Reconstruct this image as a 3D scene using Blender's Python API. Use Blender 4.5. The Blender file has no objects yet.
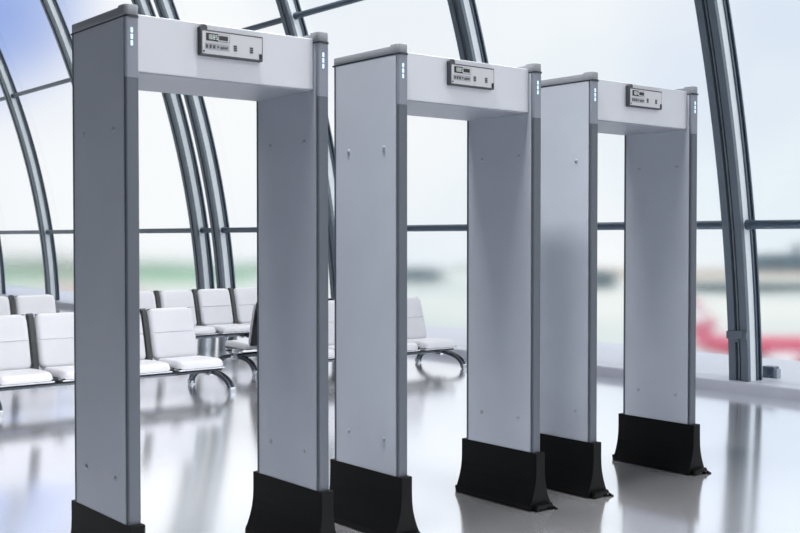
import bpy, bmesh, math, random
from mathutils import Vector, Matrix
random.seed(7)
scn = bpy.context.scene
C = scn.collection
PI = math.pi

# ------------------------------------------------------------------ camera
YAW, PITCH, CAMH = 0.685837, 0.0225868, 1.41462
cam_d = bpy.data.cameras.new('camera'); cam = bpy.data.objects.new('camera', cam_d); C.objects.link(cam)
cam.location = (0, 0, CAMH); cam.rotation_euler = (PI/2 - PITCH, 0, -YAW)
cam_d.sensor_width = 36; cam_d.lens = 1086.353*36/800; cam_d.shift_y = -4.315/800
cam_d.clip_start = 0.05; cam_d.clip_end = 4000
cam_d.dof.use_dof = True; cam_d.dof.focus_distance = 6.8; cam_d.dof.aperture_fstop = 6.0
scn.camera = cam

# ------------------------------------------------------------------ world: bright hazy sky with cloud
SKY = 1.0
w = bpy.data.worlds.new('world'); scn.world = w; w.use_nodes = True
nt = w.node_tree; nt.nodes.clear()
def N(t, **k):
    n = nt.nodes.new(t)
    for a, b in k.items(): setattr(n, a, b)
    return n
L = nt.links.new
def vmath(op, a, b):
    n = N('ShaderNodeVectorMath', operation=op)
    if hasattr(a, 'links'): L(a, n.inputs[0])
    else: n.inputs[0].default_value = a
    if hasattr(b, 'links'): L(b, n.inputs[1])
    else: n.inputs[1].default_value = b
    return n
def fmath(op, a, b, clamp=False):
    n = N('ShaderNodeMath', operation=op); n.use_clamp = clamp
    for i, v in enumerate((a, b)):
        if hasattr(v, 'links'): L(v, n.inputs[i])
        else: n.inputs[i].default_value = v
    return n.outputs[0]
def ramp(fac, stops, interp='LINEAR'):
    n = N('ShaderNodeValToRGB'); n.color_ramp.interpolation = interp
    el = n.color_ramp.elements
    while len(el) < len(stops): el.new(0.5)
    for e, (p, c) in zip(el, stops): e.position = p; e.color = (*c, 1) if len(c) == 3 else c
    L(fac, n.inputs[0]); return n.outputs[0]
tc = N('ShaderNodeTexCoord'); D_ = tc.outputs['Generated']
def skydir(x, y):                       # direction of a place in the sky seen from the hall
    t = Vector(((x-400)/1086.0, 1.0, (237.7-y)/1086.0)).normalized()
    c, s = math.cos(YAW), math.sin(YAW)
    return Vector((t.x*c + t.y*s, -t.x*s + t.y*c, t.z))
def patch(x, y, r0, r1):                # 1 inside r0 (radians), 0 beyond r1
    d = vmath('DOT_PRODUCT', D_, tuple(skydir(x, y))).outputs['Value']
    n = N('ShaderNodeMapRange', interpolation_type='SMOOTHSTEP')
    L(d, n.inputs[0]); n.inputs[1].default_value = math.cos(r1); n.inputs[2].default_value = math.cos(r0)
    n.inputs[3].default_value = 0; n.inputs[4].default_value = 1
    return n.outputs[0]
nz = N('ShaderNodeTexNoise'); nz.inputs['Scale'].default_value = 7; nz.inputs['Detail'].default_value = 3; nz.inputs['Roughness'].default_value = .5
L(D_, nz.inputs['Vector'])
nz2 = N('ShaderNodeTexNoise'); nz2.inputs['Scale'].default_value = 3.2; nz2.inputs['Detail'].default_value = 2
L(D_, nz2.inputs['Vector'])
cloud = ramp(nz.outputs[0], [(.40, (0,0,0)), (.62, (1,1,1))], 'EASE')
b1 = patch(-50, -25, .0, .14); b2 = patch(30, 70, .0, .09); b3 = patch(725, 40, .0, .12); b4 = patch(390, 20, .0, .12)
blue = fmath('ADD', fmath('MULTIPLY', b1, 1.1), fmath('MULTIPLY', b2, .15))
soft = fmath('SUBTRACT', 1.0, fmath('MULTIPLY', cloud, .45))
blue = fmath('MULTIPLY', blue, soft, True)
blue = fmath('ADD', blue, fmath('MULTIPLY', fmath('ADD', fmath('MULTIPLY', b3, .16), fmath('MULTIPLY', b4, .05)), soft), True)
base = ramp(nz2.outputs[0], [(.34, (.82,.90,.955)), (.56, (.96,.975,.985))])
mx = N('ShaderNodeMix', data_type='RGBA'); L(blue, mx.inputs['Factor']); L(base, mx.inputs['A']); mx.inputs['B'].default_value = (.13, .27, .74, 1)
# overcast sky: brighter overhead
sx = N('ShaderNodeSeparateXYZ'); L(D_, sx.inputs[0])
zen = N('ShaderNodeMapRange', interpolation_type='SMOOTHSTEP'); L(sx.outputs['Z'], zen.inputs[0])
zen.inputs[1].default_value = .30; zen.inputs[2].default_value = .9; zen.inputs[3].default_value = 1.0; zen.inputs[4].default_value = 1.7
bg = N('ShaderNodeBackground'); L(mx.outputs['Result'], bg.inputs[0]); L(fmath('MULTIPLY', zen.outputs[0], SKY), bg.inputs[1])
out = N('ShaderNodeOutputWorld'); L(bg.outputs[0], out.inputs[0])

# ------------------------------------------------------------------ sun behind thin cloud, over the shoulder
sd = bpy.data.lights.new('sun', 'SUN'); sun = bpy.data.objects.new('sun', sd); C.objects.link(sun)
sd.energy = .75; sd.angle = math.radians(35); sd.color = (1, .97, .94)
sun.rotation_euler = Vector((0.42, -0.80, 0.50)).to_track_quat('Z', 'Y').to_euler()

scn.view_settings.view_transform = 'Standard'; scn.view_settings.look = 'None'
scn.view_settings.gamma = 1; scn.view_settings.use_curve_mapping = False
scn.view_settings.exposure = 0.0

# ------------------------------------------------------------------ materials
def mat(name, col, rough=.5, metal=0., spec=.5, noise=None, bump=0., bscale=200, emit=None, estr=0, coat=0., aniso=None):
    m = bpy.data.materials.new(name); m.use_nodes = True
    t = m.node_tree; b = t.nodes['Principled BSDF']
    b.inputs['Base Color'].default_value = (*col, 1); b.inputs['Roughness'].default_value = rough
    b.inputs['Metallic'].default_value = metal; b.inputs['Specular IOR Level'].default_value = spec
    b.inputs['Coat Weight'].default_value = coat; b.inputs['Coat Roughness'].default_value = .08
    co = t.nodes.new('ShaderNodeTexCoord')
    n = t.nodes.new('ShaderNodeTexNoise'); n.inputs['Scale'].default_value = (noise or (4, .03))[0]; n.inputs['Detail'].default_value = 4
    t.links.new(co.outputs['Object'], n.inputs['Vector'])
    a = (noise or (4, .03))[1]
    r = t.nodes.new('ShaderNodeValToRGB')
    r.color_ramp.elements[0].position = .3; r.color_ramp.elements[1].position = .7
    r.color_ramp.elements[0].color = (*[c*(1-a) for c in col], 1); r.color_ramp.elements[1].color = (*[min(1, c*(1+a)) for c in col], 1)
    t.links.new(n.outputs[0], r.inputs[0]); t.links.new(r.outputs[0], b.inputs['Base Color'])
    if bump:
        n2 = t.nodes.new('ShaderNodeTexNoise'); n2.inputs['Scale'].default_value = bscale
        t.links.new(co.outputs['Object'], n2.inputs['Vector'])
        bp = t.nodes.new('ShaderNodeBump'); bp.inputs['Strength'].default_value = bump; bp.inputs['Distance'].default_value = .002
        t.links.new(n2.outputs[0], bp.inputs['Height']); t.links.new(bp.outputs[0], b.inputs['Normal'])
    if emit:
        b.inputs['Emission Color'].default_value = (*emit, 1); b.inputs['Emission Strength'].default_value = estr
    return m
M = dict(
    panel=mat('gate panel', (.425,.46,.525), .40, .3, bump=.04, bscale=300),
    header=mat('gate header', (.46,.48,.525), .45),
    underside_shade=mat('gate lining', (.19,.205,.24), .45),  # panel grey darkened: the shade under the header is in the colour
    post=mat('post profile', (.078,.09,.112), .38, .3),
    cover=mat('post cover', (.165,.185,.225), .3),
    groove=mat('dark groove', (.012,.016,.024), .5),
    cap=mat('cap plastic', (.19,.205,.23), .5),
    black=mat('black base', (.0028,.003,.0033), .45, spec=.10),
    led=mat('white led', (.3,.4,.5), .3, emit=(.55,.80,1), estr=1.0),
    box=mat('control box shell', (.026,.03,.038), .45),
    plate=mat('control plate', (.42,.43,.46), .35),
    label=mat('button strip', (.27,.28,.31), .4),
    key=mat('dark key', (.03,.032,.04), .4),
    disp=mat('display glass', (.008,.01,.012), .15),
    digit=mat('display digits', (.48,.55,.53), .4, emit=(.7,.85,.8), estr=.03),
    screw=mat('screw', (.36,.39,.44), .3, .4),
    chrome=mat('brushed metal', (.55,.58,.62), .22, .9),
    dark_metal=mat('dark seat metal', (.007,.011,.017), .3, .15),
    leg=mat('dark leg metal', (.10,.115,.14), .18, .85),
    leather=mat('white seat leather', (.64,.65,.70), .42, bump=.15, bscale=120),
    seam=mat('seam', (.35,.36,.42), .6),
    rail=mat('rib rail', (.135,.17,.21), .4, .3),
    track=mat('rib track', (.012,.018,.028), .4),
    rod=mat('rib rod', (.18,.21,.24), .35, .5),
    web=mat('rib web', (.74,.80,.85), .5),
    flange=mat('rib flange', (.075,.105,.145), .35, .3),
    mull=mat('mullion', (.08,.115,.16), .35, .3),
    wall=mat('dim wall', (.11,.12,.135), .7),
)
# polished floor
def floor_mat():
    m = bpy.data.materials.new('polished floor'); m.use_nodes = True
    t = m.node_tree; b = t.nodes['Principled BSDF']
    co = t.nodes.new('ShaderNodeTexCoord'); n = t.nodes.new('ShaderNodeTexNoise'); n.inputs['Scale'].default_value = .35; n.inputs['Detail'].default_value = 3
    t.links.new(co.outputs['Object'], n.inputs['Vector'])
    r = t.nodes.new('ShaderNodeValToRGB'); r.color_ramp.elements[0].color = (.91,.93,1,1); r.color_ramp.elements[1].color = (.94,.955,1,1)
    t.links.new(n.outputs[0], r.inputs[0]); t.links.new(r.outputs[0], b.inputs['Base Color'])
    b.inputs['Roughness'].default_value = .13; b.inputs['Metallic'].default_value = .87
    return m
M['floor'] = floor_mat()
M['sill'] = mat('white sill', (.52,.54,.63), .35)
def glass_mat():
    m = bpy.data.materials.new('window glass'); m.use_nodes = True
    t = m.node_tree; t.nodes.clear()
    o = t.nodes.new('ShaderNodeOutputMaterial'); mix = t.nodes.new('ShaderNodeMixShader')
    tr = t.nodes.new('ShaderNodeBsdfRefraction'); tr.distribution = 'BECKMANN'
    tr.inputs['Color'].default_value = (.995,.998,1,1); tr.inputs['Roughness'].default_value = .25; tr.inputs['IOR'].default_value = 1.05
    g = t.nodes.new('ShaderNodeBsdfGlossy'); g.inputs['Roughness'].default_value = .02; g.inputs[0].default_value = (.8,.85,.9,1)
    lw = t.nodes.new('ShaderNodeLayerWeight'); lw.inputs[0].default_value = .5
    pw = t.nodes.new('ShaderNodeMath'); pw.operation = 'POWER'; pw.inputs[1].default_value = 4; t.links.new(lw.outputs['Facing'], pw.inputs[0])
    f = t.nodes.new('ShaderNodeMath'); f.operation = 'MULTIPLY_ADD'; f.inputs[1].default_value = .10; f.inputs[2].default_value = .01; t.links.new(pw.outputs[0], f.inputs[0])
    t.links.new(f.outputs[0], mix.inputs[0]); t.links.new(tr.outputs[0], mix.inputs[1]); t.links.new(g.outputs[0], mix.inputs[2]); t.links.new(mix.outputs[0], o.inputs[0])
    return m
M['glass'] = glass_mat()

# ------------------------------------------------------------------ helpers
def obj(name, bm, m, parent=None, smooth=False, mats=None):
    me = bpy.data.meshes.new(name); bm.normal_update(); bm.to_mesh(me); bm.free()
    if smooth:
        for p in me.polygons: p.use_smooth = True
        me.set_sharp_from_angle(angle=math.radians(38))
    for x in (mats or [m]): me.materials.append(x)
    o = bpy.data.objects.new(name, me); C.objects.link(o)
    if parent: o.parent = parent
    return o
def struct(name, bm, m, parent=None, **k):
    o = obj(name, bm, m, parent, **k)
    if not parent: o['kind'] = 'structure'
    return o
def thing(name, label, cat, loc=(0,0,0), rz=0, group=None):
    o = bpy.data.objects.new(name, None); C.objects.link(o); o.empty_display_size = .2
    o.location = loc; o.rotation_euler = (0, 0, rz)
    if label: o['label'] = label
    if cat: o['category'] = cat
    if group: o['group'] = group
    return o
def copy_tree(o, parent=None):
    c = o.copy(); C.objects.link(c); c.parent = parent
    for ch in list(o.children): copy_tree(ch, c)
    return c
def box(bm, x0, x1, y0, y1, z0, z1, bev=0., seg=2, mi=0):
    vs = [bm.verts.new(v) for v in ((x0,y0,z0),(x1,y0,z0),(x1,y1,z0),(x0,y1,z0),(x0,y0,z1),(x1,y0,z1),(x1,y1,z1),(x0,y1,z1))]
    fs = [bm.faces.new([vs[i] for i in f]) for f in ((3,2,1,0),(4,5,6,7),(0,1,5,4),(1,2,6,5),(2,3,7,6),(3,0,4,7))]
    for f in fs: f.material_index = mi
    if bev:
        es = list({e for f in fs for e in f.edges})
        bmesh.ops.bevel(bm, geom=es, offset=bev, segments=seg, affect='EDGES', profile=.5)
def prism(bm, pts, axis, a0, a1, bev=0., mi=0):
    """extrude a 2D outline along an axis; pts are the two other coordinates in xyz order"""
    def mk(p, a):
        if axis == 'x': return (a, p[0], p[1])
        if axis == 'y': return (p[0], a, p[1])
        return (p[0], p[1], a)
    A = [bm.verts.new(mk(p, a0)) for p in pts]; B = [bm.verts.new(mk(p, a1)) for p in pts]
    n = len(pts)
    fs = [bm.faces.new(A[::-1]), bm.faces.new(B)]
    for i in range(n): fs.append(bm.faces.new((A[i], A[(i+1) % n], B[(i+1) % n], B[i])))
    for f in fs: f.material_index = mi
    bmesh.ops.recalc_face_normals(bm, faces=fs)
    if bev:
        es = list({e for f in fs[:2] for e in f.edges})
        bmesh.ops.bevel(bm, geom=es, offset=bev, segments=2, affect='EDGES', profile=.5)
def tube(bm, pts, r, n=10, caps=True, mi=0):
    pts = [Vector(p) for p in pts]; rings = []
    for i, p in enumerate(pts):
        d = (pts[min(i+1, len(pts)-1)] - pts[max(i-1, 0)]).normalized()
        a = d.orthogonal().normalized() if i == 0 else (a - d*a.dot(d)).normalized()
        b = d.cross(a); rr = r[i] if isinstance(r, (list, tuple)) else r
        rings.append([bm.verts.new(p + (a*math.cos(2*PI*k/n) + b*math.sin(2*PI*k/n))*rr) for k in range(n)])
    fs = []
    for A, B in zip(rings, rings[1:]):
        for k in range(n): fs.append(bm.faces.new((A[k], A[(k+1) % n], B[(k+1) % n], B[k])))
    if caps: fs += [bm.faces.new(rings[0][::-1]), bm.faces.new(rings[-1])]
    for f in fs: f.material_index = mi
def cyl(bm, c, r, axis, h, n=20, mi=0):
    d = {'x': Vector((1,0,0)), 'y': Vector((0,1,0)), 'z': Vector((0,0,1))}[axis]
    tube(bm, [Vector(c), Vector(c) + d*h], r, n, mi=mi)
def BM(): return bmesh.new()

# ------------------------------------------------------------------ the hall
SEDGE, SBACK = 8.63, 10.61
bm = BM(); box(bm, -5.0, SEDGE+.02, -7, 34, -.3, 0); struct('floor', bm, M['floor'])
bm = BM()
prism(bm, [(SEDGE,0),(SEDGE,.082),(SEDGE+.006,.094),(SEDGE+.018,.1),(SBACK,.1),(SBACK,-.6),(SEDGE+.02,-.6),(SEDGE+.02,0)], 'y', -7, 34)
struct('trim_1', bm, M['sill'])
bm = BM(); box(bm, -5.25, -5.0, -7, 34, -.3, 9.0); struct('shade_wall_left', bm, M['wall'])  # unseen side wall, added dark to keep the gates' left faces dim
bm = BM(); box(bm, -5.25, 5.75, -4, 34, 9.0, 9.25); struct('shade_ceiling', bm, M['wall'])  # unseen roof slab, added to cut overhead light on gates and header undersides

def fill_light(u, sv, power):  # unseen hanging lamps, added to brighten the gate panels and benches
    t = thing('added_fill_light', None, None, (u, sv, 6.5)); t['kind'] = 'structure'
    bm = BM(); box(bm, -.22, .22, -.56, .56, 0, .10, .01); obj('housing', bm, M['flange'], t)
    for y in (-.4, .4):
        bm = BM(); tube(bm, [(0, y, .1), (0, y, 2.5)], .008, 8); obj('fill_light_rod', bm, M['rod'], t)
    bm = BM(); box(bm, -.19, .19, -.53, .53, -.012, .0); obj('fill_diffuser', bm, mat('lamp diffuser', (.8,.8,.8), .4, emit=(1,.97,.94), estr=6), t)
    ld = bpy.data.lights.new('fill_lamp', 'AREA'); ld.shape = 'RECTANGLE'; ld.size = .38; ld.size_y = 1.06; ld.energy = power; ld.spread = math.radians(95); ld.color = (1, .975, .95)
    lo = bpy.data.objects.new('fill_lamp', ld); C.objects.link(lo); lo.parent = t; lo.location = (0, 0, -.02)
for sv in (3.5, 4.9): fill_light(2.3, sv, 120)
for u in (4.6, 7.0): fill_light(u, 10.9, 42)
fill_light(3.95, 4.2, 75)
def P(z): return 8.709 - .0301*z - .038*z*z          # inner face of the arched facade
ZT = 8.6
ZS = [.1 + (ZT-.1)*i/44 for i in range(45)]
def sweep(bm, u0, u1, s0, s1, zs=ZS, mi=0):
    rings = []
    for z in zs:
        p = P(z); rings.append([bm.verts.new((p+a, b, z)) for a, b in ((u0,s0),(u1,s0),(u1,s1),(u0,s1))])
    fs = [bm.faces.new(rings[0]), bm.faces.new(rings[-1][::-1])]
    for A, B in zip(rings, rings[1:]):
        for k in range(4): fs.append(bm.faces.new((A[k], B[k], B[(k+1) % 4], A[(k+1) % 4])))
    for f in fs: f.material_index = mi
    bmesh.ops.recalc_face_normals(bm, faces=fs)
RIBS = [2.66, 5.83, 8.93, 12.1, 15.2, 15.87, 19.07, 22.43, 25.65, 28.9]
ribs = []
def make_rib():
    r = thing('trim_2', None, None); r['kind'] = 'structure'
    bm = BM(); sweep(bm, 0, .045, -.2, -.128); sweep(bm, 0, .045, -.072, 0); obj('inner_rail', bm, M['rail'], r)
    bm = BM(); sweep(bm, .03, .045, -.13, -.07); obj('track', bm, M['track'], r)
    bm = BM(); sweep(bm, .012, .03, -.108, -.092); obj('track_rod', bm, M['rod'], r)
    bm = BM(); sweep(bm, .045, .145, -.19, -.01); obj('web', bm, M['web'], r)
    bm = BM(); sweep(bm, .145, .165, -.205, .005); sweep(bm, .165, .205, -.175, -.025); sweep(bm, .205, .225, -.205, .005); obj('outer_flange', bm, M['flange'], r)
    return r
r0 = make_rib()
for i, s in enumerate(RIBS):
    r = r0 if i == 0 else copy_tree(r0)
    r.location = (0, s, 0); r.name = 'trim_%d' % (i+2); ribs.append(r)
# clip that ties the cords on the nearest rib
z0 = .52; bm = BM(); p = P(z0)
box(bm, p-.022, p+.0, -.205, -.165, z0-.035, z0+.035, .004); box(bm, p-.022, p+.0, -.05, .005, z0-.035, z0+.035, .004)
box(bm, p-.03, p+.0, -.165, -.05, z0-.03, z0+.045, .008); box(bm, p-.028, p+.0, -.125, -.085, z0-.06, z0-.03, .004)
o = obj('cable_clip', bm, M['rail'], ribs[1])
# panes and their two mullions between neighbouring ribs
def make_window(i, s0, s1):
    wd = thing('window_%d' % i, None, None); wd['kind'] = 'structure'
    bm = BM(); rings = []
    for z in ZS:
        q = P(z)
        rings.append([bm.verts.new((q+a, b, z)) for a, b in ((.186, s0+.0), (.194, s0), (.194, s1-.2), (.186, s1-.2))])
    for A, B in zip(rings, rings[1:]):
        for k in range(4): bm.faces.new((A[k], B[k], B[(k+1) % 4], A[(k+1) % 4]))
    bm.faces.new(rings[0][::-1]); bm.faces.new(rings[-1])
    bmesh.ops.recalc_face_normals(bm, faces=bm.faces)
    obj('glass', bm, M['glass'], wd)
    for z in (1.532, 4.31, 6.9):
        bm = BM(); tube(bm, [(P(z)+.11, s0-.012, z), (P(z)+.11, s1-.188, z)], .041, 14)
        mu = obj('mullion', bm, M['mull'], wd, smooth=True)
        bm = BM(); a = [s0-.012, s0+.03]; b = [s1-.23, s1-.188]
        tube(bm, [(P(z)+.11, a[0], z), (P(z)+.11, a[1], z)], .047, 14); tube(bm, [(P(z)+.11, b[0], z), (P(z)+.11, b[1], z)], .047, 14)
        obj('end_collar', bm, M['flange'], mu, smooth=True)
for i in range(len(RIBS)-1): make_window(i+1, RIBS[i], RIBS[i+1])

# small grey junction box on the sill beside the nearest rib
bt = thing('junction_box', 'small grey metal junction box on the white sill right of the nearest arched rib', 'box', (9.17, 5.70, .1))
bm = BM(); box(bm, -.045, .05, -.07, .05, 0, .105, .006); obj('housing', bm, M['rail'], bt)
bm = BM(); box(bm, -.05, .02, -.105, -.07, .0, .085, .004); obj('end_cover', bm, mat('light grey cover', (.30,.34,.40), .4), bt)
bm = BM(); box(bm, -.054, -.045, -.05, -.005, .03, .085, .002); obj('latch', bm, M['flange'], bt)

# ------------------------------------------------------------------ walk-through metal detector gates
GS, FZ = 1.0194, .02692
W, T, D, ZB, ZC, ZL, ZH = .9445, .0598, .4834, .3175, 2.25, 2.052, 2.270
def half_round(x0, x1, yb, yf, r, n=6):
    """outline in plan: flat back at yb, corners rounded to radius r at the front yf (yf < yb)"""
    pts = [(x1, yb), (x0, yb)]
    for k in range(n+1):
        a = PI + (PI/2)*k/n; pts.append((x0+r+r*math.cos(a), yf+r+r*math.sin(a)))
    for k in range(n+1):
        a = 1.5*PI + (PI/2)*k/n; pts.append((x1-r+r*math.cos(a), yf+r+r*math.sin(a)))
    return pts
def seg_text(s, size, th):
    cu = bpy.data.curves.new('t', 'FONT'); cu.body = s; cu.size = size; cu.extrude = th; cu.align_x = 'LEFT'
    o = bpy.data.objects.new('t', cu); C.objects.link(o)
    bpy.context.view_layer.update()
    me = bpy.data.meshes.new_from_object(o.evaluated_get(bpy.context.evaluated_depsgraph_get()))
    bpy.data.objects.remove(o); bm = BM(); bm.from_mesh(me); bpy.data.meshes.remove(me); bpy.data.curves.remove(cu)
    return bm
def seven_seg(bm, s, x, z, w, h, t, y0, y1):
    S = {'1':'bc','8':'abcdefg','5':'afgcd','0':'abcdef','3':'abgcd','9':'abfgcd'}
    for ch in s:
        m = z + h/2
        R = {'a':(x,x+w,z+h-t,z+h),'g':(x,x+w,m-t/2,m+t/2),'d':(x,x+w,z,z+t),'f':(x,x+t,m,z+h),'e':(x,x+t,z,m),'b':(x+w-t,x+w,m,z+h),'c':(x+w-t,x+w,z,m)}
        for k in S[ch]:
            a, b, c, d = R[k]; box(bm, a, b, y0, y1, c, d)
        x += w*1.45
def make_gate(label):
    g = thing('metal_detector_gate', label, 'metal detector', group='walk-through metal detectors')
    # local frame: x across the passage (0..W), y from front (-D) to back (0); origin moved to the middle
    ox, oy = -W/2, D/2
    def X(o):                                   # shift a part into the centred frame
        o.data.transform(Matrix.Scale(GS, 4) @ Matrix.Translation((ox, oy, -FZ))); return o
    for side in (0, 1):
        x0 = 0 if side == 0 else W-T
        bm = BM(); box(bm, x0+.0015, x0+T-.0015, -D+.005, -.014, .07, ZC, .002); pn = X(obj('side_panel', bm, M['panel'], g))
        for v in (.118, .392):
            for z in (.48, 1.83):
                for xx, d in ((x0+.0015, -1), (x0+T-.0015, 1)):
                    bm = BM(); tube(bm, [(xx-d*.001, -v, z), (xx+d*.003, -v, z), (xx+d*.0065, -v, z)], [.011, .011, .006], 14)
                    X(obj('screw', bm, M['screw'], pn, smooth=True))
        bm = BM(); prism(bm, half_round(x0, x0+T, -.003, -.016, .001), 'z', .07, ZC)
        X(obj('back_post', bm, M['post'], g))
        # front post: recess, rounded profile, lighter cover with the light strip at the top
        bm = BM(); box(bm, x0+.009, x0+T-.009, -D-.008, -D+.008, .07, ZC); X(obj('post_groove', bm, M['groove'], g))
        bm = BM(); prism(bm, half_round(x0+.001, x0+T-.001, -D-.004, -D-.0155, .011, 8), 'z', .07, 2.022); fp = X(obj('front_post', bm, M['post'], g, smooth=True))
        bm = BM(); prism(bm, half_round(x0+.0005, x0+T-.0005, -D-.0035, -D-.0165, .0125, 8), 'z', 2.022, ZC); X(obj('post_cover', bm, M['cover'], fp, smooth=True))
        for k in range(3):
            bm = BM(); zt = ZC-.040-k*.0245; box(bm, x0+T/2-.007, x0+T/2+.003, -D-.0185, -D-.014, zt-.0195, zt, .002); X(obj('indicator_light', bm, M['led'], fp))
        # cap: long bar with a lip at its foot and a taller rounded front end
        bm = BM(); box(bm, x0-.001, x0+T+.001, -D+.035, -.001, ZC+.005, ZC+.041, .003)
        prism(bm, half_round(x0-.001, x0+T+.001, -D+.040, -D-.018, .020, 8), 'z', ZC+.005, ZC+.047, .002)
        box(bm, x0+.01, x0+T-.01, -.014, .004, ZC+.0, ZC+.038, .002)
        X(obj('top_cap', bm, M['cap'], g, smooth=True))
        bm = BM(); prism(bm, half_round(x0+.001, x0+T-.001, .013, -D-.027, .02, 8), 'z', ZC-.001, ZC+.006); X(obj('cap_lip', bm, M['groove'], g, smooth=True))
        # black flared foot
        cx = x0+T/2; hw = .0312
        prof = [(hw, ZB), (hw, .24), (hw+.002, .195), (hw+.008, .155), (hw+.019, .115), (hw+.032, .08), (hw+.042, .059), (hw+.045, .053), (hw+.045, .032)]
        pts = [(cx+a, z) for a, z in prof] + [(cx-a, z) for a, z in prof[::-1]]
        bm = BM(); prism(bm, pts, 'y', -D-.042, .034, .0015); fb = X(obj('foot_base', bm, M['black'], g))
        for yy, d in ((-D-.042, -1), (.034, 1)):
            bm = BM()
            y0, y1 = sorted((yy-.004*d, yy+.030*d)); F = FZ
            box(bm, cx-.055, cx+.045, y0, y1, F+.012, F+.032, .003)
            tube(bm, [(cx+.045, yy+.014*d, F+.022), (cx+.062, yy+.02*d, F+.026)], .010, 10)
            cyl(bm, (cx+.05, yy+.020*d, F), .016, 'z', .008, 16); cyl(bm, (cx-.045, yy+.016*d, F), .014, 'z', .012, 14); cyl(bm, (cx+.05, yy+.020*d, F+.008), .006, 'z', .02, 10)
            cyl(bm, (cx+.072, yy+.035*d, F), .013, 'z', .006, 14); tube(bm, [(cx+.06, yy+.025*d, F+.016), (cx+.072, yy+.035*d, F+.006)], .006, 8)
            X(obj('levelling_foot', bm, M['black'], fb, smooth=True))
    bm = BM(); box(bm, T, W-T, -D+.020, -.006, ZL, ZH-.0, .003); hd = X(obj('header_panel', bm, M['header'], g))
    bm = BM(); box(bm, T, W-T, -D+.024, -.008, ZL-.006, ZL); X(obj('header_shade', bm, M['underside_shade'], g))
    # control unit on the header
    bx0, bx1, yf = .326, .616, -D+.020
    bm = BM(); box(bm, bx0, bx1, yf-.026, yf, 2.140, 2.243, .003)
    prism(bm, [(bx0, 2.235), (bx0+.032, 2.235), (bx0+.032, 2.256), (bx0+.024, 2.262), (bx0+.010, 2.262), (bx0, 2.252)], 'y', yf-.024, yf)
    cu = X(obj('control_unit', bm, M['box'], g))
    y1 = yf-.026
    bm = BM(); box(bm, bx0+.008, bx1-.006, y1-.0012, y1+.001, 2.147, 2.236); X(obj('face_plate', bm, M['plate'], cu))
    bm = BM(); box(bm, bx0+.024, bx0+.132, y1-.0030, y1, 2.199, 2.230, .0008)
    box(bm, bx0+.027, bx0+.129, y1-.0036, y1-.003, 2.202, 2.227)
    X(obj('display_screen', bm, M['disp'], cu))
    bm = BM(); box(bm, bx0+.078, bx0+.1295, y1-.0040, y1-.0034, 2.2005, 2.2285); X(obj('display_bezel', bm, M['plate'], cu))
    bm = BM(); box(bm, bx0+.081, bx0+.122, y1-.0048, y1-.0036, 2.2055, 2.2235); X(obj('display_window', bm, M['disp'], cu))
    bm = BM(); seven_seg(bm, '1885', bx0+.030, 2.2055, .0085, .0185, .0023, y1-.0044, y1-.0034); X(obj('display_digits', bm, M['digit'], cu))
    bm = BM(); box(bm, bx0+.018, bx0+.130, y1-.0020, y1, 2.164, 2.190); X(obj('key_strip', bm, M['label'], cu))
    for k in range(3):
        bm = BM(); box(bm, bx0+.023+k*.0165, bx0+.032+k*.0165, y1-.0045, y1-.001, 2.170, 2.184, .001); X(obj('push_button', bm, M['key'], cu))
    bm = BM(); prism(bm, [(bx0+.075, 2.184), (bx0+.075, 2.172), (bx0+.084, 2.178)], 'y', y1-.0032, y1-.001)
    for k, (a, b) in enumerate(((.089,.098),(.1,.106),(.108,.117),(.119,.123))): box(bm, bx0+a, bx0+b, y1-.003, y1-.001, 2.170+.001*k, 2.180+.0015*(k % 2))
    X(obj('key_marks', bm, M['key'], cu))
    for a in (.150, .226):
        bm = BM()
        for k in range(3): box(bm, bx0+a, bx0+a+.015, y1-.003, y1-.001, 2.169+k*.0085, 2.1755+k*.0085)
        X(obj('speaker_slots', bm, M['key'], cu))
    bm = BM(); cyl(bm, (bx0+.014, y1, 2.156), .0045, 'y', -.003, 12); X(obj('small_knob', bm, M['key'], cu))
    bm = BM(); box(bm, bx1-.020, bx1-.006, y1-.004, y1, 2.147, 2.170, .001); X(obj('lock', bm, M['disp'], cu))
    return g
g0 = make_gate('grey metal detector gate nearest the camera, leftmost of the three walk-through frames')
glab = [None, 'grey metal detector gate standing in the middle, between the nearest and farthest gates', 'grey metal detector gate farthest right, its right leg closest to the thick arched window rib']
for i, u in enumerate((1.800, 3.129, 4.454)):
    g = g0 if i == 0 else copy_tree(g0)
    g.location = ((u+W/2)*GS, (4.335-D/2)*GS, 0)
    if i: g['label'] = glab[i]

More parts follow.
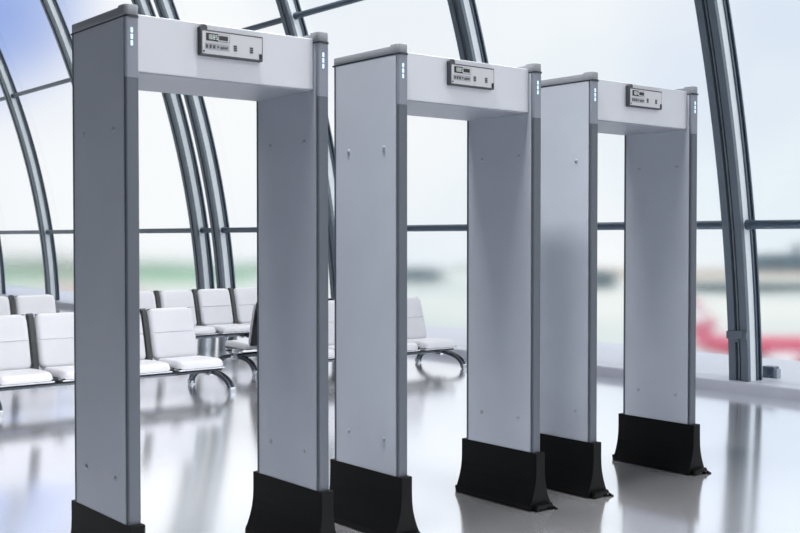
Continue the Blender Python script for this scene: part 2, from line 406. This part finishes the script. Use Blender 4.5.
# ------------------------------------------------------------------ airport benches
PITCH_, PW, NS = .533, .468, 4
def cushion(bm, wid, path, thick, r, seams=(), na=18):
    """soft pad following a side curve: path = list of (y, z); thick = full thickness; grows along the left normal"""
    pts = [Vector((0, y, z)) for y, z in path]
    L_ = [0]
    for a, b in zip(pts, pts[1:]): L_.append(L_[-1] + (b-a).length)
    tot = L_[-1]
    def at(d):
        for i in range(len(pts)-1):
            if d <= L_[i+1] or i == len(pts)-2:
                t = (d-L_[i])/(L_[i+1]-L_[i]); return pts[i].lerp(pts[i+1], t), (pts[i+1]-pts[i]).normalized()
    nb = 26
    ds = sorted({tot*(.5-.5*math.cos(PI*k/nb)) for k in range(nb+1)} | {max(0, s*tot+e) for s in seams for e in (-.008, -.003, 0, .003, .008)})
    front, back = [], []
    for d in ds:
        e = min(d, tot-d); hw = wid/2
        if e < r: hw = wid/2 - r + math.sqrt(max(0, r*r-(r-e)**2))
        p, t = at(d); n = Vector((0, -t.z, t.y))
        th = thick*min(1, (.25+.75*(1-max(0, 1-e/.035)**2.2)))
        for s in seams:
            if abs(d-s*tot) < .006: th *= .80
        fr, bk = [], []
        for k in range(na+1):
            a = math.sin(PI/2*(2*k/na-1)); x = hw*a
            ee = hw-abs(x); tt = th*(.25+.75*(1-max(0, 1-ee/.03)**2.2)) if ee < .03 else th
            q = Vector((x, p.y, p.z)); fr.append(bm.verts.new(q+n*tt)); bk.append(bm.verts.new(q))
        front.append(fr); back.append(bk)
    for A in (front, back):
        for i in range(len(A)-1):
            for k in range(na): bm.faces.new((A[i][k], A[i][k+1], A[i+1][k+1], A[i+1][k]))
    for i in range(len(front)-1):
        bm.faces.new((front[i][0], front[i+1][0], back[i+1][0], back[i][0])); bm.faces.new((front[i][na], front[i+1][na], back[i+1][na], back[i][na]))
    for k in range(na):
        bm.faces.new((front[0][k], front[0][k+1], back[0][k+1], back[0][k])); bm.faces.new((front[-1][k], front[-1][k+1], back[-1][k+1], back[-1][k]))
    bmesh.ops.recalc_face_normals(bm, faces=bm.faces)
def arch(t, a, h, ex=1.0): return (a*math.sin(t), h*math.cos(t))
def make_bench(label, legs):
    b = thing('airport_bench', label, 'bench', group='white tandem airport benches')
    # local: x along the row, -y is the sitting side; seat heights in metres
    x00 = -NS*PITCH_/2
    for k in range(NS):
        cx = x00 + (k+.5)*PITCH_
        bm = BM(); cushion(bm, PW, [(-.345,.240),(-.24,.250),(-.05,.248),(.15,.240)], .060, .07)
        sp = obj('seat_pad', bm, M['leather'], b, smooth=True); sp.location = (cx, 0, 0)
        bm = BM(); box(bm, -PW/2+.01, PW/2-.01, -.33, .15, .238, .248, .003); s2 = obj('seat_pan', bm, M['dark_metal'], sp)
        bm = BM(); box(bm, -PW/2+.0, PW/2-.0, -.338, -.285, .224, .236, .004); obj('front_rail', bm, M['chrome'], sp)
        bm = BM(); cushion(bm, PW, [(.183,.272),(.215,.39),(.247,.52),(.282,.64),(.322,.748)], .045, .065, seams=(.51,))
        br = obj('backrest', bm, M['leather'], b, smooth=True); br.location = (cx, 0, 0)
        # dark shell and side frames behind the backrest
        bm = BM(); prism(bm, [(.183,.285),(.243,.52),(.314,.748),(.330,.744),(.258,.51),(.203,.285)], 'x', -PW/2+.02, PW/2-.02, .003); obj('back_shell', bm, M['dark_metal'], br)
        for sx in (-1,):
            bm = BM(); xx = sx*(PW/2+.030)
            prism(bm, [(.150,.250),(.165,.300),(.190,.40),(.220,.52),(.255,.65),(.283,.744),(.310,.757),(.345,.750),(.325,.63),(.290,.50),(.265,.39),(.250,.30),(.240,.235),(.180,.222),(-.02,.224),(-.26,.228),(-.26,.242),(-.02,.244)], 'x', xx-.026, xx+.026, .004)
            obj('side_frame', bm, M['dark_metal'], b).location = (cx, 0, 0)
    bm = BM(); box(bm, x00+.03, -x00-.0, -.045, .045, .150, .196, .008); obj('beam', bm, M['leg'], b, smooth=True)
    bm = BM(); box(bm, x00+.03, -x00-.02, -.265, -.215, .196, .212, .006); obj('front_tube', bm, M['dark_metal'], b, smooth=True)
    for lx in legs:
        lg = None
        bm = BM()
        for sgn, a in ((-1, .42), (1, .36)):
            for dx in (-.020, .020):
                n = 14; inner, outer = [], []
                pts_o = [(sgn*(.02+(a-.02)*math.sin(PI/2*k/n)**.95), .018+.164*math.cos(PI/2*k/n)**.85) for k in range(n+1)]
                pts_i = [(sgn*(.02+(a-.055)*math.sin(PI/2*k/n)**.95), .012+.132*math.cos(PI/2*k/n)**.85) for k in range(n+1)]
                prism(bm, pts_o + pts_i[::-1], 'x', dx-.006, dx+.006, .0015)
            for k in range(1, 9):      # cross bars between the two cheeks
                t = PI/2*(k+.5)/9.5; y = sgn*(.02+(a-.037)*math.sin(t)**.95); z = .015+.147*math.cos(t)**.85
                box(bm, -.020, .020, y-.009, y+.009, z-.010, z+.010)
        lg = obj('leg', bm, M['leg'], b); lg.location = (lx, 0, 0)
        bm = BM(); cyl(bm, (-.034, 0, .165), .036, 'x', .068, 20); box(bm, -.040, .040, -.075, .055, .128, .170, .008); cyl(bm, (-.040, 0, .165), .015, 'x', .08, 14); box(bm, -.03, .03, -.07, .06, .195, .238, .004); obj('hub', bm, M['chrome'], lg, smooth=True)
        for y in (-.415, .352):
            bm = BM(); box(bm, -.030, .030, y-.022, y+.022, .004, .052, .006); cyl(bm, (0, y, 0), .022, 'z', .006, 14); obj('foot', bm, M['chrome'], lg)
    return b
half = NS*PITCH_/2
b0 = make_bench('front row of white airport seats seen through and left of the nearest gate', (half-.01, -half+.02))
b0.location = (5.075-half, 9.02, 0)
def mv(o, c, s, rz, label): o.location = (c, s, 0); o.rotation_euler = (0, 0, rz); o['label'] = label; return o
def end_frame(b):                        # outer side frame closing the right-hand end of a row
    src = [c for c in b.children if c.name.startswith('side_frame')][0]
    o = src.copy(); C.objects.link(o); o.parent = b; o.location = (half+.006, 0, 0)
mv(copy_tree(b0), 7.945-half, 9.02, 0, 'white airport bench seen end-on through the opening of the middle gate')
away = mv(copy_tree(b0), 8.035-half, 9.93, PI, 'white airport bench turned away, its dark end beside the nearest gate')
end_frame(away); away.scale = (.932, 1, 1); away.location.x = 5.903 + half*.932
mv(copy_tree(b0), 4.955-half, 12.12, 0, 'rear white airport bench at far left edge, behind the front row under the arched ribs')
e2 = make_bench('rear white airport bench seen through the nearest gate, below the double arched rib', (half-.53, -half+.05))
e2.location = (7.83-half, 12.12, 0)

# ------------------------------------------------------------------ outside: apron, trees, buildings, aircraft
GZ = -25.0
def polar(x, d):                      # ground position seen at picture column x, at distance d ahead
    c, s = math.cos(YAW), math.sin(YAW); X_ = (x-400)/1086.0*d
    return (X_*c + d*s, -X_*s + d*c)
def apron_mat():
    m = bpy.data.materials.new('apron'); m.use_nodes = True
    t = m.node_tree; b = t.nodes['Principled BSDF']; b.inputs['Roughness'].default_value = .9
    co = t.nodes.new('ShaderNodeTexCoord'); n = t.nodes.new('ShaderNodeTexNoise'); n.inputs['Scale'].default_value = .006; n.inputs['Detail'].default_value = 2
    t.links.new(co.outputs['Object'], n.inputs['Vector'])
    r = t.nodes.new('ShaderNodeValToRGB'); e = r.color_ramp.elements
    e[0].position = .35; e[0].color = (.47,.52,.51,1); e[1].position = .6; e[1].color = (.60,.61,.58,1)
    t.links.new(n.outputs[0], r.inputs[0]); t.links.new(r.outputs[0], b.inputs['Base Color'])
    return m
bm = BM(); vs = []
ring = [polar(x, 930) for x in range(-500, 1400, 60)]
poly = [(12, -300), (12, 60)] 
vs = [bm.verts.new((x, y, GZ)) for x, y in [(10.7, -40), (10.7, 40)] + ring]
f = bm.faces.new(vs); bmesh.ops.recalc_face_normals(bm, faces=[f])
g_ = bmesh.ops.extrude_face_region(bm, geom=[f]); bmesh.ops.translate(bm, verts=[v for v in g_['geom'] if isinstance(v, bmesh.types.BMVert)], vec=(0,0,-1))
struct('ground', bm, apron_mat())
def strip(name, x0, x1, d0, d1, m, kind, lift=.06, label=None, cat=None):
    bm = BM(); n = 24; A, B = [], []
    for k in range(n+1):
        x = x0+(x1-x0)*k/n; wv = math.sin(k*.9)*.03
        for R_, d in ((A, d0*(1+wv*.6)), (B, d1*(1-wv*.2))):
            p = polar(x, d); R_.append((bm.verts.new((*p, GZ+lift)), bm.verts.new((*p, GZ-.3))))
    for k in range(n):
        bm.faces.new((A[k][0], A[k+1][0], B[k+1][0], B[k][0]))
        bm.faces.new((A[k][1], A[k+1][1], A[k+1][0], A[k][0])); bm.faces.new((B[k][0], B[k+1][0], B[k+1][1], B[k][1]))
    o = obj(name, bm, m); o['kind'] = kind
    if label: o['label'] = label; o['category'] = cat
    return o
strip('grass', -200, 255, 640, 925, mat('grass', (.20,.38,.24), .9, noise=(.02,.12)), 'structure')
strip('dry_field', 560, 1100, 700, 925, mat('dry field', (.42,.38,.33), .9, noise=(.02,.12)), 'structure')
strip('road', 640, 1100, 520, 640, mat('taxiway', (.035,.07,.08), .9, noise=(.02,.2)), 'structure', lift=.1)
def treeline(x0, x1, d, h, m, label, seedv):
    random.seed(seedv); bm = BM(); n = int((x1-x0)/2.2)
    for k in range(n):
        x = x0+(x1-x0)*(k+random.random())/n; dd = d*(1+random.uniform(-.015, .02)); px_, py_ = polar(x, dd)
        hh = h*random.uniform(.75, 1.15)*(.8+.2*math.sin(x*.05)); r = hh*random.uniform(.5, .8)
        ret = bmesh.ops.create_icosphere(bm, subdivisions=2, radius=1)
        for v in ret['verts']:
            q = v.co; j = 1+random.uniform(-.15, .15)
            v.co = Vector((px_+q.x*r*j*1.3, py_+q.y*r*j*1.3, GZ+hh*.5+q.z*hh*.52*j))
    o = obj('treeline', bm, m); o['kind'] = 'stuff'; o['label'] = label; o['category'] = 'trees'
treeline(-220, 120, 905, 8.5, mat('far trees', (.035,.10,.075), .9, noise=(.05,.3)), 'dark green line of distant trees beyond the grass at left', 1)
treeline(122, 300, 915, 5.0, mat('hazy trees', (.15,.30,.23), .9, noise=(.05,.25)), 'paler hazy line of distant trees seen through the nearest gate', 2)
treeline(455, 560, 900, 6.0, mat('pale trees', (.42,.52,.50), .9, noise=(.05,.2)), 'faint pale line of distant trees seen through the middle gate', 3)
def building(label, x, d, wpx, h, wallm, bays):
    cx, cy = polar(x, d); wd = wpx/1086*d
    b = thing('airport_building', label, 'building', (cx, cy, GZ), -YAW)
    bm = BM(); box(bm, -wd/2, wd/2, 0, wd*.35, 0, h, .2); obj('wall', bm, wallm, b)
    bm = BM(); prism(bm, [(-wd/2-1, h), (-wd/4, h*1.16), (0, h*1.2), (wd/4, h*1.16), (wd/2+1, h)], 'y', -1, wd*.35+1); obj('roof', bm, M['rail'], b)
    for k in range(bays):
        a = -wd/2+wd*(k+.15)/bays; c = -wd/2+wd*(k+.85)/bays
        bm = BM(); box(bm, a, c, -.4, .1, 0, h*.72, .05); obj('hangar_door', bm, M['rail'], b)
    return b
building('long dark low hangar seen through the middle gate', 415, 640, 56, 7.2, mat('teal cladding', (.16,.25,.27), .7), 3)
building('dark hangar seen through the gap beside the farthest gate', 600, 560, 34, 8.0, mat('slate cladding', (.14,.22,.24), .7), 2)
building('blue grey terminal building far right behind the thick arched rib', 800, 850, 110, 11.5, mat('blue cladding', (.14,.24,.30), .6), 5)
tw = thing('control_tower', 'grey control tower above the far right terminal building', 'tower', (*polar(797, 918), GZ))
bm = BM(); tube(bm, [(0,0,0),(0,0,14),(0,0,17)], [2.6,2.2,3.4], 12); obj('shaft', bm, M['flange'], tw)
bm = BM(); tube(bm, [(0,0,17),(0,0,20.5),(0,0,21.2)], [4.0,4.6,2.5], 12); obj('cab', bm, M['rail'], tw)

HAZY_RED = (.58,.10,.17)  # aircraft red lightened, distance haze put into the colour
def checker_mat(name, sc, base=(.78,.74,.78)):
    m = bpy.data.materials.new(name); m.use_nodes = True
    t = m.node_tree; b = t.nodes['Principled BSDF']; b.inputs['Roughness'].default_value = .4
    co = t.nodes.new('ShaderNodeTexCoord'); v = t.nodes.new('ShaderNodeTexVoronoi'); v.inputs['Scale'].default_value = sc
    t.links.new(co.outputs['Object'], v.inputs['Vector'])
    r = t.nodes.new('ShaderNodeValToRGB'); r.color_ramp.interpolation = 'EASE'
    r.color_ramp.elements[0].position = .42; r.color_ramp.elements[1].position = .58
    s = t.nodes.new('ShaderNodeSeparateColor'); t.links.new(v.outputs['Color'], s.inputs[0]); t.links.new(s.outputs[0], r.inputs[0])
    r.color_ramp.elements[0].color = (*base, 1); r.color_ramp.elements[1].color = (*HAZY_RED, 1)
    t.links.new(r.outputs[0], b.inputs['Base Color'])
    return m
def airliner(label, x, d, hdg, tailm, bodym, topm):
    """tail at the origin, nose along +x"""
    a = thing('airliner', label, 'airplane', (*polar(x, d), GZ), -YAW+hdg)
    R_ = 2.1; zc = 5.2
    st = [(-5, .25, zc+1.3), (-2, .9, zc+1.0), (2, 1.6, zc+.4), (6, 2.0, zc+.1), (10, R_, zc), (26, R_, zc), (30, 1.95, zc-.05), (33, 1.4, zc-.3), (34.6, .7, zc-.5), (35.2, .15, zc-.6)]
    bm = BM(); tube(bm, [(p[0], 0, p[2]) for p in st], [p[1] for p in st], 24); obj('fuselage', bm, bodym, a, smooth=True)
    bm = BM(); prism(bm, [(-4.0, zc+1.6), (6.8, zc+1.9), (3.6, zc+3.6), (-1.6, zc+9.6), (-4.6, zc+9.6), (-3.0, zc+4)], 'y', -.22, .22, .1); obj('tail_fin', bm, tailm, a)
    for sg in (-1, 1):
        bm = BM(); prism(bm, [(-3.6, 0), (.6, 0), (-2.6, sg*6.0), (-4.4, sg*6.0)], 'z', zc+1.0, zc+1.25); obj('tailplane', bm, topm, a)
        bm = BM(); prism(bm, [(12, sg*1.4), (19.5, sg*1.4), (12.6, sg*16.5), (10.8, sg*16.5)], 'z', zc-1.1, zc-.7); obj('wing', bm, topm, a)
        bm = BM(); tube(bm, [(16.5, sg*5.6, zc-2.1), (17.5, sg*5.6, zc-2.1), (20, sg*5.6, zc-2.1), (20.6, sg*5.6, zc-2.1)], [.7, 1.1, 1.15, .95], 16); obj('engine', bm, bodym, a, smooth=True)
        bm = BM(); cyl(bm, (14.5, sg*2.6-.25, .6), .6, 'y', .5, 14); tube(bm, [(14.5, sg*2.6, .6), (14.5, sg*1.6, zc-1.5)], .15, 8); obj('main_wheel', bm, M['track'], a)
    bm = BM(); cyl(bm, (30, -.2, .45), .45, 'y', .4, 14); tube(bm, [(30, 0, .45), (30, 0, zc-1.5)], .12, 8); obj('nose_wheel', bm, M['track'], a)
    return a
redw = mat('hazy red paint', HAZY_RED, .4); whit = mat('white paint', (.75,.74,.77), .4)
airliner('parked airliner with red and white tail, red body, right of the farthest gate', 702, 212, -.12, checker_mat('tail livery', .45), redw, whit)
airliner('distant airliner with pink red tail, left of the nearest gate', 66, 400, -.5, checker_mat('far tail livery', .2, (.8,.6,.65)), redw, whit)
